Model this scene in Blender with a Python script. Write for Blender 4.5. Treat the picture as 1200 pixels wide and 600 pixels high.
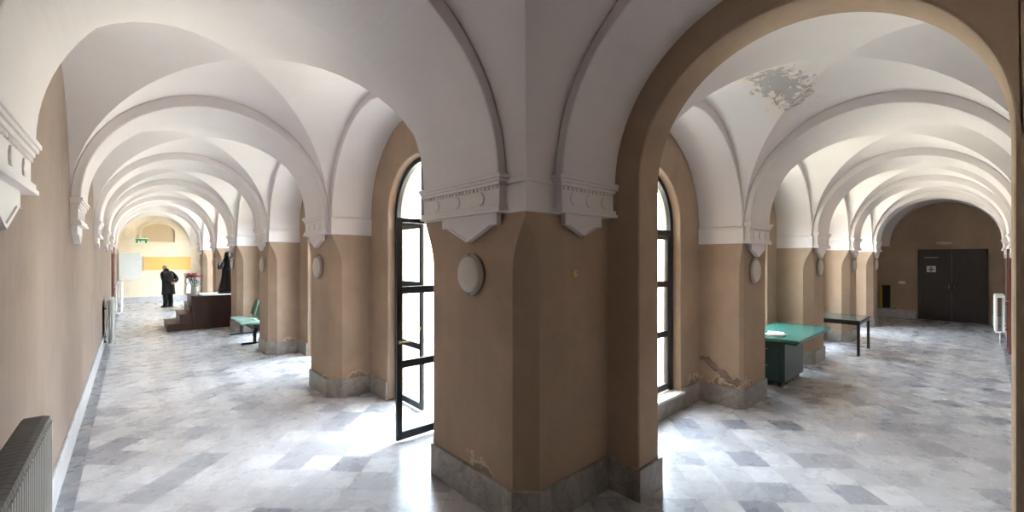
import bpy, bmesh, math, random
from mathutils import Vector, Matrix
random.seed(7)
PI = math.pi
sc = bpy.context.scene
for o in list(bpy.data.objects): bpy.data.objects.remove(o)

# ------------------------------------------------------------------ camera, sky, sun, exposure
cam_d = bpy.data.cameras.new('camera'); cam = bpy.data.objects.new('camera', cam_d)
sc.collection.objects.link(cam); sc.camera = cam
cam.location = (0, 0, 1.9); cam.rotation_euler = (PI/2, 0, -math.radians(42))
cam_d.sensor_width = 36; cam_d.lens = 495/1200*36; cam_d.shift_y = 3/1200; cam_d.clip_start = .02
world = bpy.data.worlds.new('sky'); sc.world = world; world.use_nodes = True
bg = world.node_tree.nodes['Background']
bg.inputs[0].default_value = (.80, .89, 1.0, 1); bg.inputs[1].default_value = 18.0
sun_d = bpy.data.lights.new('sun', 'SUN'); sun = bpy.data.objects.new('sun', sun_d); sc.collection.objects.link(sun)
sun_d.energy = 38; sun_d.angle = math.radians(.6); sun_d.color = (1, .93, .80)
sun.rotation_euler = Vector((.50, .07, -.78)).to_track_quat('-Z', 'Y').to_euler()
sc.view_settings.view_transform = 'Standard'; sc.view_settings.look = 'None'
sc.view_settings.gamma = 1; sc.view_settings.use_curve_mapping = False
sc.view_settings.exposure = 0.88
try:
    sc.cycles.use_denoising = True
    sc.cycles.max_bounces = 14; sc.cycles.diffuse_bounces = 10; sc.cycles.glossy_bounces = 4
    sc.cycles.transparent_max_bounces = 16
    sc.cycles.sample_clamp_indirect = 12
except Exception: pass

# ------------------------------------------------------------------ materials
def newmat(name):
    m = bpy.data.materials.new(name); m.use_nodes = True
    return m, m.node_tree, m.node_tree.nodes['Principled BSDF']
def s2l(c): return tuple(((x/255+.055)/1.055)**2.4 if x > 10 else x/255/12.92 for x in c)
def nd(nt, t, **kw):
    n = nt.nodes.new(t)
    for k, v in kw.items(): setattr(n, k, v)
    return n
def mth(nt, op, a, b=None, c=None):
    n = nd(nt, 'ShaderNodeMath', operation=op)
    for i, x in enumerate((a, b, c)):
        if x is None: continue
        if isinstance(x, (int, float)): n.inputs[i].default_value = x
        else: nt.links.new(x, n.inputs[i])
    return n.outputs[0]
def mixc(nt, f, a, b, mode='MIX'):
    n = nd(nt, 'ShaderNodeMix', data_type='RGBA', blend_type=mode)
    for sock, x in ((n.inputs[0], f), (n.inputs[6], a), (n.inputs[7], b)):
        if isinstance(x, (int, float)): sock.default_value = x
        elif isinstance(x, tuple): sock.default_value = (*x, 1) if len(x) == 3 else x
        else: nt.links.new(x, sock)
    return n.outputs[2]
def noise(nt, vec, scale, detail=4, rough=.55, dist=0):
    n = nd(nt, 'ShaderNodeTexNoise'); n.inputs['Scale'].default_value = scale
    n.inputs['Detail'].default_value = detail; n.inputs['Roughness'].default_value = rough
    n.inputs['Distortion'].default_value = dist
    if vec is not None: nt.links.new(vec, n.inputs['Vector'])
    return n.outputs[0]
def ramp(nt, f, p0, p1):
    n = nd(nt, 'ShaderNodeMapRange'); n.inputs[1].default_value = p0; n.inputs[2].default_value = p1
    nt.links.new(f, n.inputs[0]); return n.outputs[0]
def pos(nt): return nd(nt, 'ShaderNodeNewGeometry').outputs['Position']
def bump(nt, b, h, strength, dist=.02):
    n = nd(nt, 'ShaderNodeBump'); n.inputs['Strength'].default_value = strength; n.inputs['Distance'].default_value = dist
    nt.links.new(h, n.inputs['Height']); nt.links.new(n.outputs[0], b.inputs['Normal'])

def simple(name, rgb, rough=.5, metal=0, var=.0, scale=8, spec=.5):
    m, nt, b = newmat(name); c = s2l(rgb)
    b.inputs['Roughness'].default_value = rough; b.inputs['Metallic'].default_value = metal
    b.inputs['Specular IOR Level'].default_value = spec
    v = var if var > 0 else .06
    tc = nd(nt, 'ShaderNodeTexCoord').outputs['Object']
    col = mixc(nt, noise(nt, tc, scale), tuple(x*(1-v) for x in c), tuple(min(1, x*(1+v)) for x in c))
    nt.links.new(col, b.inputs['Base Color'])
    return m

def plaster(name, rgb, stain=True):
    m, nt, b = newmat(name); p = pos(nt); c = s2l(rgb)
    n1 = ramp(nt, noise(nt, p, 1.3, 6, .6, .4), .35, .68)
    n2 = ramp(nt, noise(nt, p, 9, 5, .65), .3, .7)
    col = mixc(nt, n1, tuple(x*.86 for x in c), tuple(x*1.10 for x in c))
    col = mixc(nt, mth(nt, 'MULTIPLY', n2, .25), col, tuple(x*.80 for x in c))
    # vertical streaks
    mp = nd(nt, 'ShaderNodeMapping'); mp.inputs['Scale'].default_value = (6, 6, .5); nt.links.new(p, mp.inputs[0])
    st = ramp(nt, noise(nt, mp.outputs[0], 1.2, 4), .5, .75)
    col = mixc(nt, mth(nt, 'MULTIPLY', st, .16), col, tuple(x*1.35 for x in c))
    if stain:
        sep = nd(nt, 'ShaderNodeSeparateXYZ'); nt.links.new(p, sep.inputs[0])
        low = ramp(nt, sep.outputs[2], .62, .24)
        nn = mth(nt, 'MULTIPLY', noise(nt, p, 5.5, 7, .6, .8), ramp(nt, noise(nt, p, 1.1, 2), .46, .58))
        msk = ramp(nt, mth(nt, 'MULTIPLY', low, nn), .40, .44)
        col = mixc(nt, mth(nt, 'MULTIPLY', msk, .8), col, s2l((138, 118, 100)))
        edge = mth(nt, 'MULTIPLY', ramp(nt, mth(nt, 'MULTIPLY', low, nn), .37, .40), mth(nt, 'SUBTRACT', 1, msk))
        col = mixc(nt, mth(nt, 'MULTIPLY', edge, .6), col, s2l((226, 214, 196)))
    nt.links.new(col, b.inputs['Base Color']); b.inputs['Roughness'].default_value = .85
    b.inputs['Specular IOR Level'].default_value = .25
    bump(nt, b, noise(nt, p, 28, 6, .6), .25, .01)
    return m
PLASTER = plaster('ochre_brown_plaster', (172, 150, 129))
PLASTER_WALL = plaster('shaded_brown_plaster', (136, 120, 110), False)  # darker copy of the ochre-brown paint, wall shade put into the colour
CREAM = plaster('cream_plaster', (232, 221, 198), False)

def whitewash(name, patch=False):
    m, nt, b = newmat(name); p = pos(nt); c = s2l((224, 219, 218))
    n1 = ramp(nt, noise(nt, p, 1.1, 5, .55, .3), .35, .7)
    col = mixc(nt, n1, tuple(x*.95 for x in c), tuple(min(1, x*1.03) for x in c))
    if patch:
        mp = nd(nt, 'ShaderNodeMapping'); nt.links.new(p, mp.inputs[0]); mp.vector_type = 'TEXTURE'
        mp.inputs['Location'].default_value = (4.62, 1.30, 3.45); mp.inputs['Scale'].default_value = (.90, .38, .9)
        mp.inputs['Rotation'].default_value = (0, 0, math.radians(-8))
        ln = nd(nt, 'ShaderNodeVectorMath', operation='LENGTH'); nt.links.new(mp.outputs[0], ln.inputs[0])
        g = mth(nt, 'SUBTRACT', 1, ln.outputs['Value'])
        nn = noise(nt, p, 12, 9, .72, .6)
        msk = ramp(nt, mth(nt, 'ADD', mth(nt, 'MULTIPLY', g, .37), nn), .70, .715)
        col = mixc(nt, msk, col, s2l((172, 170, 167)))
        halo = ramp(nt, mth(nt, 'ADD', mth(nt, 'MULTIPLY', g, .40), noise(nt, p, 2.5, 3)), .55, .8)
        col = mixc(nt, mth(nt, 'MULTIPLY', mth(nt, 'MULTIPLY', halo, .35), mth(nt, 'SUBTRACT', 1, msk)), col, s2l((226, 205, 168)))
        b2 = mth(nt, 'SUBTRACT', 1, msk); bump(nt, b, b2, .8, .015)
    else:
        bump(nt, b, noise(nt, p, 22, 5, .6), .15, .008)
    nt.links.new(col, b.inputs['Base Color']); b.inputs['Roughness'].default_value = .8
    b.inputs['Specular IOR Level'].default_value = .25
    return m
WHITE = whitewash('white_limewash'); WHITE_PATCH = whitewash('peeling_white_limewash', True)

def marble(name, c1, c2, rough=.35, scale=3):
    m, nt, b = newmat(name); p = pos(nt)
    n = ramp(nt, noise(nt, p, scale, 8, .65, 1.5), .3, .7)
    col = mixc(nt, n, s2l(c1), s2l(c2))
    v = nd(nt, 'ShaderNodeTexNoise', noise_dimensions='3D'); v.inputs['Scale'].default_value = scale*2.2; v.inputs['Detail'].default_value = 6
    v.inputs['Distortion'].default_value = 1.2; nt.links.new(p, v.inputs[0])
    vein = ramp(nt, mth(nt, 'ABSOLUTE', mth(nt, 'SUBTRACT', v.outputs[0], .5)), .03, .0)
    col = mixc(nt, mth(nt, 'MULTIPLY', vein, .45), col, tuple(x*.55 for x in s2l(c1)))
    nt.links.new(col, b.inputs['Base Color']); b.inputs['Roughness'].default_value = rough
    return m
PLINTH = marble('grey_veined_marble', (122, 116, 110), (172, 166, 158), .45)
SKIRT = marble('pale_grey_marble', (178, 178, 180), (208, 208, 210), .35)
SILL = marble('white_sill_marble', (215, 212, 205), (240, 238, 232), .35)

def floor_mat():
    m, nt, b = newmat('diagonal_marble_tiles'); p = pos(nt)
    sep = nd(nt, 'ShaderNodeSeparateXYZ'); nt.links.new(p, sep.inputs[0])
    X, Y = sep.outputs[0], sep.outputs[1]; T = .285
    u = mth(nt, 'MULTIPLY', mth(nt, 'ADD', X, Y), .70711/T)
    v = mth(nt, 'MULTIPLY', mth(nt, 'SUBTRACT', X, Y), .70711/T)
    v = mth(nt, 'ADD', v, 40.42); u = mth(nt, 'ADD', u, 40.06)
    fu, fv = mth(nt, 'FLOOR', u), mth(nt, 'FLOOR', v)
    cb = nd(nt, 'ShaderNodeCombineXYZ'); nt.links.new(fu, cb.inputs[0]); nt.links.new(fv, cb.inputs[1])
    wn = nd(nt, 'ShaderNodeTexWhiteNoise', noise_dimensions='3D'); nt.links.new(cb.outputs[0], wn.inputs[0])
    r = wn.outputs['Value']
    off = nd(nt, 'ShaderNodeVectorMath', operation='MULTIPLY_ADD')
    nt.links.new(wn.outputs['Color'], off.inputs[0]); off.inputs[1].default_value = (9, 9, 9); nt.links.new(p, off.inputs[2])
    n1 = ramp(nt, noise(nt, off.outputs[0], 3.5, 7, .62, 2.2), .28, .72)
    chk = mth(nt, 'PINGPONG', mth(nt, 'ADD', fu, fv), 1)
    tone = mth(nt, 'ADD', mth(nt, 'MULTIPLY', mth(nt, 'POWER', r, 2.0), .70), mth(nt, 'MULTIPLY', chk, .22))
    base = mixc(nt, tone, s2l((206, 204, 204)), s2l((118, 120, 130)))
    base = mixc(nt, mth(nt, 'MULTIPLY', n1, .16), base, s2l((122, 124, 133)))
    vn = noise(nt, off.outputs[0], 5, 5, .6, 1.0)
    vein = ramp(nt, mth(nt, 'ABSOLUTE', mth(nt, 'SUBTRACT', vn, .5)), .018, .0)
    base = mixc(nt, mth(nt, 'MULTIPLY', mth(nt, 'MULTIPLY', vein, n1), .55), base, s2l((110, 110, 118)))
    def edge(x): return mth(nt, 'MINIMUM', mth(nt, 'FRACT', x), mth(nt, 'SUBTRACT', 1, mth(nt, 'FRACT', x)))
    g = ramp(nt, mth(nt, 'MINIMUM', edge(u), edge(v)), .012, .004)
    base = mixc(nt, mth(nt, 'MULTIPLY', g, .45), base, s2l((120, 116, 112)))
    # darker border strip along the outer walls
    bx = mth(nt, 'LESS_THAN', X, -.325); by = mth(nt, 'LESS_THAN', Y, -.30)
    bd = mth(nt, 'MAXIMUM', bx, by)
    bcol = mixc(nt, ramp(nt, noise(nt, p, 4, 7, .6, 1), .3, .7), s2l((98, 100, 106)), s2l((134, 136, 142)))
    base = mixc(nt, bd, base, bcol)
    dirt = ramp(nt, noise(nt, p, .7, 4, .6), .45, .75)
    base = mixc(nt, mth(nt, 'MULTIPLY', dirt, .22), base, s2l((150, 140, 128)))
    nt.links.new(base, b.inputs['Base Color'])
    rg = nd(nt, 'ShaderNodeMapRange'); rg.inputs[3].default_value = .20; rg.inputs[4].default_value = .36
    nt.links.new(noise(nt, p, 5, 5), rg.inputs[0]); nt.links.new(rg.outputs[0], b.inputs['Roughness'])
    b.inputs['Specular IOR Level'].default_value = .6
    bump(nt, b, mth(nt, 'ADD', mth(nt, 'MULTIPLY', noise(nt, p, 7, 3), .6), mth(nt, 'MULTIPLY', r, .1)), .12, .02)
    return m
FLOOR = floor_mat()

def wood(name, rgb, rough=.45, axis=2):
    m, nt, b = newmat(name); c = s2l(rgb)
    tc = nd(nt, 'ShaderNodeTexCoord').outputs['Object']
    mp = nd(nt, 'ShaderNodeMapping'); nt.links.new(tc, mp.inputs[0])
    s = [14, 14, 14]; s[axis] = 1.2; mp.inputs['Scale'].default_value = s
    col = mixc(nt, ramp(nt, noise(nt, mp.outputs[0], 1.6, 5, .6, .6), .3, .7), tuple(x*.65 for x in c), tuple(x*1.25 for x in c))
    nt.links.new(col, b.inputs['Base Color']); b.inputs['Roughness'].default_value = rough
    return m
DARKWOOD = wood('dark_mahogany_wood', (66, 42, 34)); STEPWOOD = wood('lit_step_wood', (78, 50, 42), .4, 0)  # step wood is lighter: light on the treads put into its colour
DOORWOOD = wood('blackened_door_wood', (46, 36, 32), .5); CASING = wood('reddish_wood_casing', (110, 62, 52), .5)
IRON = simple('black_painted_iron', (34, 36, 40), .45)
def glassmat():
    m = bpy.data.materials.new('window_glass'); m.use_nodes = True; nt = m.node_tree; nt.nodes.clear()
    out = nd(nt, 'ShaderNodeOutputMaterial'); t = nd(nt, 'ShaderNodeBsdfTransparent'); g = nd(nt, 'ShaderNodeBsdfGlossy')
    t.inputs[0].default_value = (.93, .96, .97, 1); g.inputs['Roughness'].default_value = .03
    lw = nd(nt, 'ShaderNodeLayerWeight'); lw.inputs[0].default_value = .5; fc = mth(nt, 'ADD', mth(nt, 'MULTIPLY', mth(nt, 'POWER', lw.outputs['Facing'], 5), .45), .03)
    mx = nd(nt, 'ShaderNodeMixShader'); nt.links.new(fc, mx.inputs[0]); nt.links.new(t.outputs[0], mx.inputs[1])
    nt.links.new(g.outputs[0], mx.inputs[2]); nt.links.new(mx.outputs[0], out.inputs[0]); return m
GLASS = glassmat()
LAMPGLASS = simple('dusty_opal_glass', (196, 188, 178), .3); LAMPRIM = simple('aged_cream_enamel', (158, 146, 132), .4)
BRASS = simple('yellowed_brass', (205, 182, 120), .35, .3)
RAD = simple('grey_radiator_enamel', (176, 176, 172), .4); RADTOP = simple('dark_radiator_top', (92, 86, 80), .7)  # radiator top is darker and rougher than the columns
RADWHITE = simple('white_radiator_enamel', (228, 228, 226), .35)
GREENTOP = simple('green_linoleum_top', (52, 112, 100), .25, 0, .12, 3); GREENBODY = simple('dark_green_laminate', (42, 70, 66), .4, 0, .08, 3)
BLACK = simple('black_lacquer', (34, 34, 33), .3); BLACKTOP = simple('dark_green_black_top', (50, 66, 60), .2)
RUBBER = simple('black_rubber', (22, 22, 22), .6); PAPER = simple('white_paper', (240, 238, 234), .8)
BRONZE = simple('dark_bronze', (38, 37, 40), .28, .55, .2, 5); CLOTH = simple('white_altar_cloth', (236, 234, 230), .8)
RED = simple('red_bracts', (176, 20, 44), .6, 0, .3, 30); LEAF = simple('dark_green_leaf', (60, 92, 56), .5, 0, .25, 20)
POT = simple('white_vase_glaze', (214, 216, 214), .3); MINT = simple('mint_green_plastic', (128, 164, 150), .35)
MINTD = simple('green_backrest_plastic', (66, 96, 76), .4)
ORANGE = simple('orange_pinboard', (240, 178, 104), .8, 0, .05, 6); BOARD = simple('pale_blue_white_board', (214, 220, 220), .4)
NICHE = simple('beige_niche_plaster', (196, 176, 146), .85); GREEN = simple('exit_sign_green', (30, 150, 84), .4)
WHITEP = simple('white_plastic', (232, 232, 230), .4); YELLOW = simple('yellow_paint', (206, 186, 40), .5)
SKIN = simple('skin', (206, 150, 128), .55); COAT = simple('black_wool_coat', (20, 20, 24), .85); TROUSER = simple('black_trouser_cloth', (16, 16, 18), .85)
SHOE = simple('black_shoe_leather', (14, 13, 13), .4); HAIR = simple('grey_white_hair', (190, 184, 176), .8)
GRAVEL = marble('pale_courtyard_paving', (186, 178, 162), (214, 206, 190), .8, 1.2)
FACADE = plaster('pale_courtyard_render', (216, 206, 186), False)
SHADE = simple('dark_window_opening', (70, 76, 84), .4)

# ------------------------------------------------------------------ mesh helpers
def link(name, me, mat, parent=None):
    o = bpy.data.objects.new(name, me); sc.collection.objects.link(o)
    for m in (mat if isinstance(mat, (list, tuple)) else [mat]): me.materials.append(m)
    if parent is not None: o.parent = parent
    return o
def tag(o, label=None, cat=None, group=None, kind=None):
    if label: o['label'] = label
    if cat: o['category'] = cat
    if group: o['group'] = group
    if kind: o['kind'] = kind
    return o
def empty(name, loc=(0, 0, 0), rz=0, **kw):
    o = bpy.data.objects.new(name, None); sc.collection.objects.link(o); o.location = loc; o.rotation_euler = (0, 0, rz)
    o.empty_display_size = .1
    return tag(o, **kw)
class MB:
    """bmesh accumulator with an optional coordinate map applied at build time"""
    def __init__(self, fmap=None): self.bm = bmesh.new(); self.f = fmap; self.mi = 0
    def face(self, pts, smooth=False):
        try:
            f = self.bm.faces.new([self.bm.verts.new(p) for p in pts]); f.material_index = self.mi; f.smooth = smooth
        except ValueError: pass
    def box(self, x0, x1, y0, y1, z0, z1):
        v = [self.bm.verts.new((x, y, z)) for x in (x0, x1) for y in (y0, y1) for z in (z0, z1)]
        for q in ((0, 1, 3, 2), (4, 6, 7, 5), (0, 4, 5, 1), (2, 3, 7, 6), (0, 2, 6, 4), (1, 5, 7, 3)):
            f = self.bm.faces.new([v[i] for i in q]); f.material_index = self.mi
        return v
    def prism(self, poly, axis, a, b):
        """poly: list of 2-D points in the two other axes"""
        def P(p, w):
            return {0: (w, p[0], p[1]), 1: (p[0], w, p[1]), 2: (p[0], p[1], w)}[axis]
        A = [self.bm.verts.new(P(p, a)) for p in poly]; B = [self.bm.verts.new(P(p, b)) for p in poly]
        n = len(poly)
        fs = [self.bm.faces.new(A), self.bm.faces.new(B[::-1])] + [self.bm.faces.new((A[i], B[i], B[(i+1) % n], A[(i+1) % n])) for i in range(n)]
        for f in fs: f.material_index = self.mi
    def loft(self, rings, cap=True, smooth=True, closed=True):
        R = [[self.bm.verts.new(p) for p in r] for r in rings]; n = len(R[0])
        for a, b in zip(R, R[1:]):
            for i in range(n if closed else n-1):
                f = self.bm.faces.new((a[i], a[(i+1) % n], b[(i+1) % n], b[i])); f.smooth = smooth; f.material_index = self.mi
        if cap:
            for r in (R[0][::-1], R[-1]):
                f = self.bm.faces.new(r); f.material_index = self.mi
    def lathe(self, prof, c=(0, 0, 0), n=24, axis='Z', sx=1, sy=1, smooth=True):
        rings = []
        for r, z in prof:
            ring = []
            for i in range(n):
                a = 2*PI*i/n; x, y = max(r, 1e-4)*math.cos(a)*sx, max(r, 1e-4)*math.sin(a)*sy
                p = {'Z': (x, y, z), 'X': (z, x, y), 'Y': (x, z, y)}[axis]
                ring.append((c[0]+p[0], c[1]+p[1], c[2]+p[2]))
            rings.append(ring)
        self.loft(rings, True, smooth)
    def tube(self, pts, rad, n=10, smooth=True):
        pts = [Vector(p) for p in pts]; rings = []
        if isinstance(rad, (int, float)): rad = [rad]*len(pts)
        for i, p in enumerate(pts):
            d = (pts[min(i+1, len(pts)-1)] - pts[max(i-1, 0)]).normalized()
            up = Vector((0, 0, 1)) if abs(d.z) < .9 else Vector((1, 0, 0))
            a = d.cross(up).normalized(); b = d.cross(a).normalized()
            rings.append([tuple(p + (a*math.cos(2*PI*k/n) + b*math.sin(2*PI*k/n))*rad[i]) for k in range(n)])
        self.loft(rings, True, smooth)
    def ball(self, c, r, sc3=(1, 1, 1), seg=16):
        res = bmesh.ops.create_uvsphere(self.bm, u_segments=seg, v_segments=seg//2+2, radius=r)
        for v in res['verts']: v.co = Vector((v.co.x*sc3[0]+c[0], v.co.y*sc3[1]+c[1], v.co.z*sc3[2]+c[2]))
        for v in res['verts']:
            for f in v.link_faces: f.smooth = True; f.material_index = self.mi
    def arch_wall(self, s0, s1, t0, t1, c, hw, zs, rise, z0, zt, n=36, faces=True):
        """solid wall in the t-z plane, thickness s0..s1, with one arched opening"""
        arc = [(c - hw*math.cos(PI*k/n), zs + rise*math.sin(PI*k/n)) for k in range(n+1)]
        lo, hi = c-hw, c+hw
        for s, in ((s0,), (s1,)):
            def Q(*p): self.face([(s, a, b) for a, b in p])
            if lo > t0+1e-4:
                if z0 < zs-1e-4: Q((t0, z0), (lo, z0), (lo, zs), (t0, zs))
                Q((t0, zs), (lo, zs), (lo, zt), (t0, zt))
            if hi < t1-1e-4:
                if z0 < zs-1e-4: Q((hi, z0), (t1, z0), (t1, zs), (hi, zs))
                Q((hi, zs), (t1, zs), (t1, zt), (hi, zt))
            for a, b in zip(arc, arc[1:]): Q((a[0], a[1]), (b[0], b[1]), (b[0], zt), (a[0], zt))
        def E(a, b, sm=False): self.face([(s0, *a), (s1, *a), (s1, *b), (s0, *b)], sm)
        for a, b in zip(arc, arc[1:]): E(a, b, True)
        if z0 < zs-1e-4: E((lo, z0), (lo, zs)); E((hi, z0), (hi, zs))
        segs = [t0, lo] + [a[0] for a in arc[1:-1]] + [hi, t1]
        for a, b in zip(segs, segs[1:]):
            if b-a > 1e-5: E((a, zt), (b, zt))
        for tt in (t0, t1):
            if z0 < zs-1e-4: E((tt, z0), (tt, zs))
            E((tt, zs), (tt, zt))
        if lo > t0+1e-4: E((t0, z0), (lo, z0))
        if hi < t1-1e-4: E((hi, z0), (t1, z0))
    def build(self, name, mat, parent=None, weld=False, bevel=0, origin=None, recalc=True, **kw):
        if weld: bmesh.ops.remove_doubles(self.bm, verts=self.bm.verts, dist=1e-4)
        if self.f:
            for v in self.bm.verts: v.co = Vector(self.f(*v.co))
        if recalc: bmesh.ops.recalc_face_normals(self.bm, faces=self.bm.faces)
        if parent is not None and origin is None:   # vertices are given in world space: bring them into the parent's space
            M = Matrix.LocRotScale(parent.location, parent.rotation_euler, None)
            p = parent.parent
            self.bm.transform(world_matrix(parent).inverted())
        elif origin is not None and parent is None:
            self.bm.transform(Matrix.Translation(Vector(origin)).inverted())
        me = bpy.data.meshes.new(name); self.bm.to_mesh(me); self.bm.free()
        o = link(name, me, mat, parent)
        if origin is not None and parent is None: o.location = origin
        if bevel:
            md = o.modifiers.new('bevel', 'BEVEL'); md.width = bevel; md.segments = 2; md.limit_method = 'ANGLE'; md.angle_limit = math.radians(40)
        return tag(o, **kw)
def world_matrix(o):
    M = Matrix.LocRotScale(o.location, o.rotation_euler, o.scale)
    return world_matrix(o.parent) @ M if o.parent else M
def copy_tree(o, parent=None):
    c = o.copy(); sc.collection.objects.link(c)
    if parent is not None: c.parent = parent
    for ch in list(o.children): copy_tree(ch, c)
    return c

# ------------------------------------------------------------------ plan
LX, RY, F = -.45, -.42, 2.0            # outer wall planes and the piers' corridor face
WL, WR = F-LX, F-RY; FB = 2.08; WB = FB-RY
mapL = lambda s, t, z: (LX+s, t, z)     # left corridor: s across, t along Y
mapR = lambda s, t, z: (t, RY+s, z)     # right corridor: s across, t along X
ZTOP = 4.15
ENDL, ENDR = 24.3, 18.4
piersL = [(2.0, 3.4), (5.84, 6.86), (9.3, 10.28), (12.68, 13.72), (16.15, 17.15), (19.6, 20.6)]
piersR = [(2.0, 3.3), (5.69, 6.55), (8.93, 9.90), (12.05, 13.0), (15.14, 16.1)]
ZB_L, ZT_L = 2.225, 2.46; ZB_R, ZT_R = 2.09, 2.30
RECD, WWT = .55, .24                    # recess depth, window wall thickness

# ------------------------------------------------------------------ floor, outer walls, roof
m = MB(); m.face([(-.8, -.8, 0), (ENDR+.3, -.8, 0), (ENDR+.3, F+.8, 0), (3.6, F+.8, 0), (3.6, ENDL+.3, 0), (-.8, ENDL+.3, 0)])
fl = m.build('floor', FLOOR, kind='structure')
ex = fl.modifiers.new('thickness', 'SOLIDIFY'); ex.thickness = .15; ex.offset = -1
if fl.data.polygons[0].normal.z < 0: ex.offset = 1
m = MB(); m.box(LX-.3, LX, RY-.3, ENDL+.3, 0, ZTOP); m.build('wall_left', PLASTER_WALL, kind='structure')
m = MB(); m.box(LX, ENDR+.3, RY-.3, RY, 0, ZTOP); m.build('wall_right', PLASTER_WALL, kind='structure')
m = MB(); m.box(LX, 5.6, ENDL, ENDL+.3, 0, ZTOP); m.build('wall_far_left', CREAM, kind='structure')
m = MB(); m.box(ENDR, ENDR+.3, RY, F+RECD+WWT, 0, ZTOP); m.build('wall_far_right', PLASTER, kind='structure')
m = MB(); m.prism([(LX-.3, RY-.3), (ENDR+.3, RY-.3), (ENDR+.3, F+RECD+WWT+.1), (F+RECD+WWT+.1, F+RECD+WWT+.1), (F+RECD+WWT+.1, ENDL+.3), (LX-.3, ENDL+.3)], 2, ZTOP, ZTOP+.25)
m.build('ceiling', FACADE, kind='structure')

# ------------------------------------------------------------------ skirting boards along the outer walls
m = MB(); m.box(LX, LX+.02, RY, ENDL, 0, .27); m.build('baseboard_left', SKIRT, kind='structure', bevel=.004)
m = MB(); m.box(LX, ENDR, RY, RY+.02, 0, .27); m.build('baseboard_right', SKIRT, kind='structure', bevel=.004)
m = MB(); m.box(LX+.02, 3.0, ENDL-.02, ENDL, 0, .24); m.build('baseboard_far_left', SKIRT, kind='structure', bevel=.004)
m = MB(); m.box(ENDR-.02, ENDR, 1.38, F+RECD, 0, .26); m.build('baseboard_far_right_1', SKIRT, kind='structure', bevel=.004)
m = MB(); m.box(ENDR-.02, ENDR, RY+.02, -.2, 0, .26); m.build('baseboard_far_right_2', SKIRT, kind='structure', bevel=.004)

# ------------------------------------------------------------------ vaults
def vault(m, s0, s1, t0, t1, zs, H, N=28):
    S = [s0 + (s1-s0)*(1-math.cos(PI*i/N))/2 for i in range(N+1)]
    T = [t0 + (t1-t0)*(1-math.cos(PI*i/N))/2 for i in range(N+1)]
    sn = [math.sin(PI*i/N) for i in range(N+1)]
    webs = {}
    def vert(w, i, j):
        k = (w, i, j)
        if k not in webs: webs[k] = m.bm.verts.new((S[i], T[j], zs + H*max(sn[i], sn[j])))
        return webs[k]
    def tri(*ij):
        ci = sum(a for a, b in ij)/3; cj = sum(b for a, b in ij)/3
        di, dj = ci-N/2, cj-N/2
        w = (0 if di > 0 else 1) if abs(di) > abs(dj) else (2 if dj > 0 else 3)
        f = m.bm.faces.new([vert(w, a, b) for a, b in ij]); f.smooth = True; f.material_index = m.mi
    for i in range(N):
        for j in range(N):
            if (i < N/2) == (j < N/2): tri((i, j), (i+1, j), (i+1, j+1)); tri((i, j), (i+1, j+1), (i, j+1))
            else: tri((i, j), (i+1, j), (i, j+1)); tri((i+1, j), (i+1, j+1), (i, j+1))
def barrel(m, s0, s1, t0, t1, zs, H, N=28):
    R = []
    for t in (t0, t1): R.append([(s0 + (s1-s0)*(1-math.cos(PI*i/N))/2, t, zs + H*math.sin(PI*i/N)) for i in range(N+1)])
    m.loft(R, False, True, False)
ZV_L, ZV_R = 2.47, 2.32; HL, HR = 1.30, 1.29; INS = .11
# corner bay
m = MB(); vault(m, LX, F, RY, FB, ZV_L, HL); m.build('ceiling_corner', WHITE, kind='structure', recalc=False)
m = MB(mapL); barrel(m, 0, WL, FB, 2.28, ZV_L, HL); m.build('ceiling_corner_left', WHITE, kind='structure', recalc=False)
m = MB(mapR); barrel(m, 0, WB, F, 2.29, ZV_L, HL); m.build('ceiling_corner_right', WHITE, kind='structure', recalc=False)
def ribspan(i, P): 
    a, b = P[i]; return (a+INS, b-INS)
ribsL = [(2.28, 3.30)] + [ribspan(i, piersL) for i in range(1, len(piersL))]
ribsR = [(2.29, 2.945)] + [(a+.035, b-.11) for a, b in piersR[1:]]
starts = [3.30] + [r[1] for r in ribsL[1:]]; ends = [r[0] for r in ribsL[1:]] + [ENDL]
for k, (a, b) in enumerate(zip(starts, ends)):
    m = MB(mapL); vault(m, 0, WL, a, b, ZV_L, HL); m.build('ceiling_left_%d' % (k+1), WHITE, kind='structure', recalc=False)
starts = [3.25] + [r[1] for r in ribsR[1:]]; ends = [r[0] for r in ribsR[1:]] + [ENDR]
for k, (a, b) in enumerate(zip(starts, ends)):
    m = MB(mapR); vault(m, 0, WR, a, b, ZV_R, HR); m.build('ceiling_right_%d' % (k+1), WHITE_PATCH if k == 0 else WHITE, kind='structure', recalc=False)

# transverse arches
ordn = ['first', 'second', 'third', 'fourth', 'fifth', 'sixth']
def rib(fm, W, ta, tb, zs, r, ZV, H, label, group):
    m = MB(fm); n = 48; c = W/2; rings = []
    for k in range(n+1):
        a = PI*k/n; ca, sa = math.cos(a), math.sin(a)
        so = c-(c-.001)*ca; zo = max(ZV+H*sa+.004, zs if sa < .2 else 0); rings.append([(c-r*ca, ta, zs+r*sa), (c-r*ca, tb, zs+r*sa), (so, tb, zo), (so, ta, zo)])
    m.loft(rings, True, False)
    o = m.build('transverse_arch', WHITE, weld=True, bevel=.012, label=label, cat='arch', group=group)
    return o
for k, (a, b) in enumerate(ribsL):
    txt = 'broad grey-white vault arch springing left from the big corner pillar, nearest in the left corridor' if k == 0 else \
          'white plaster vault arch across the left corridor, %s from the camera' % ordn[k]
    rib(mapL, WL, a, b, 2.50, WL/2-.08, ZV_L, HL, txt, 'arches across the left corridor')
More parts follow.
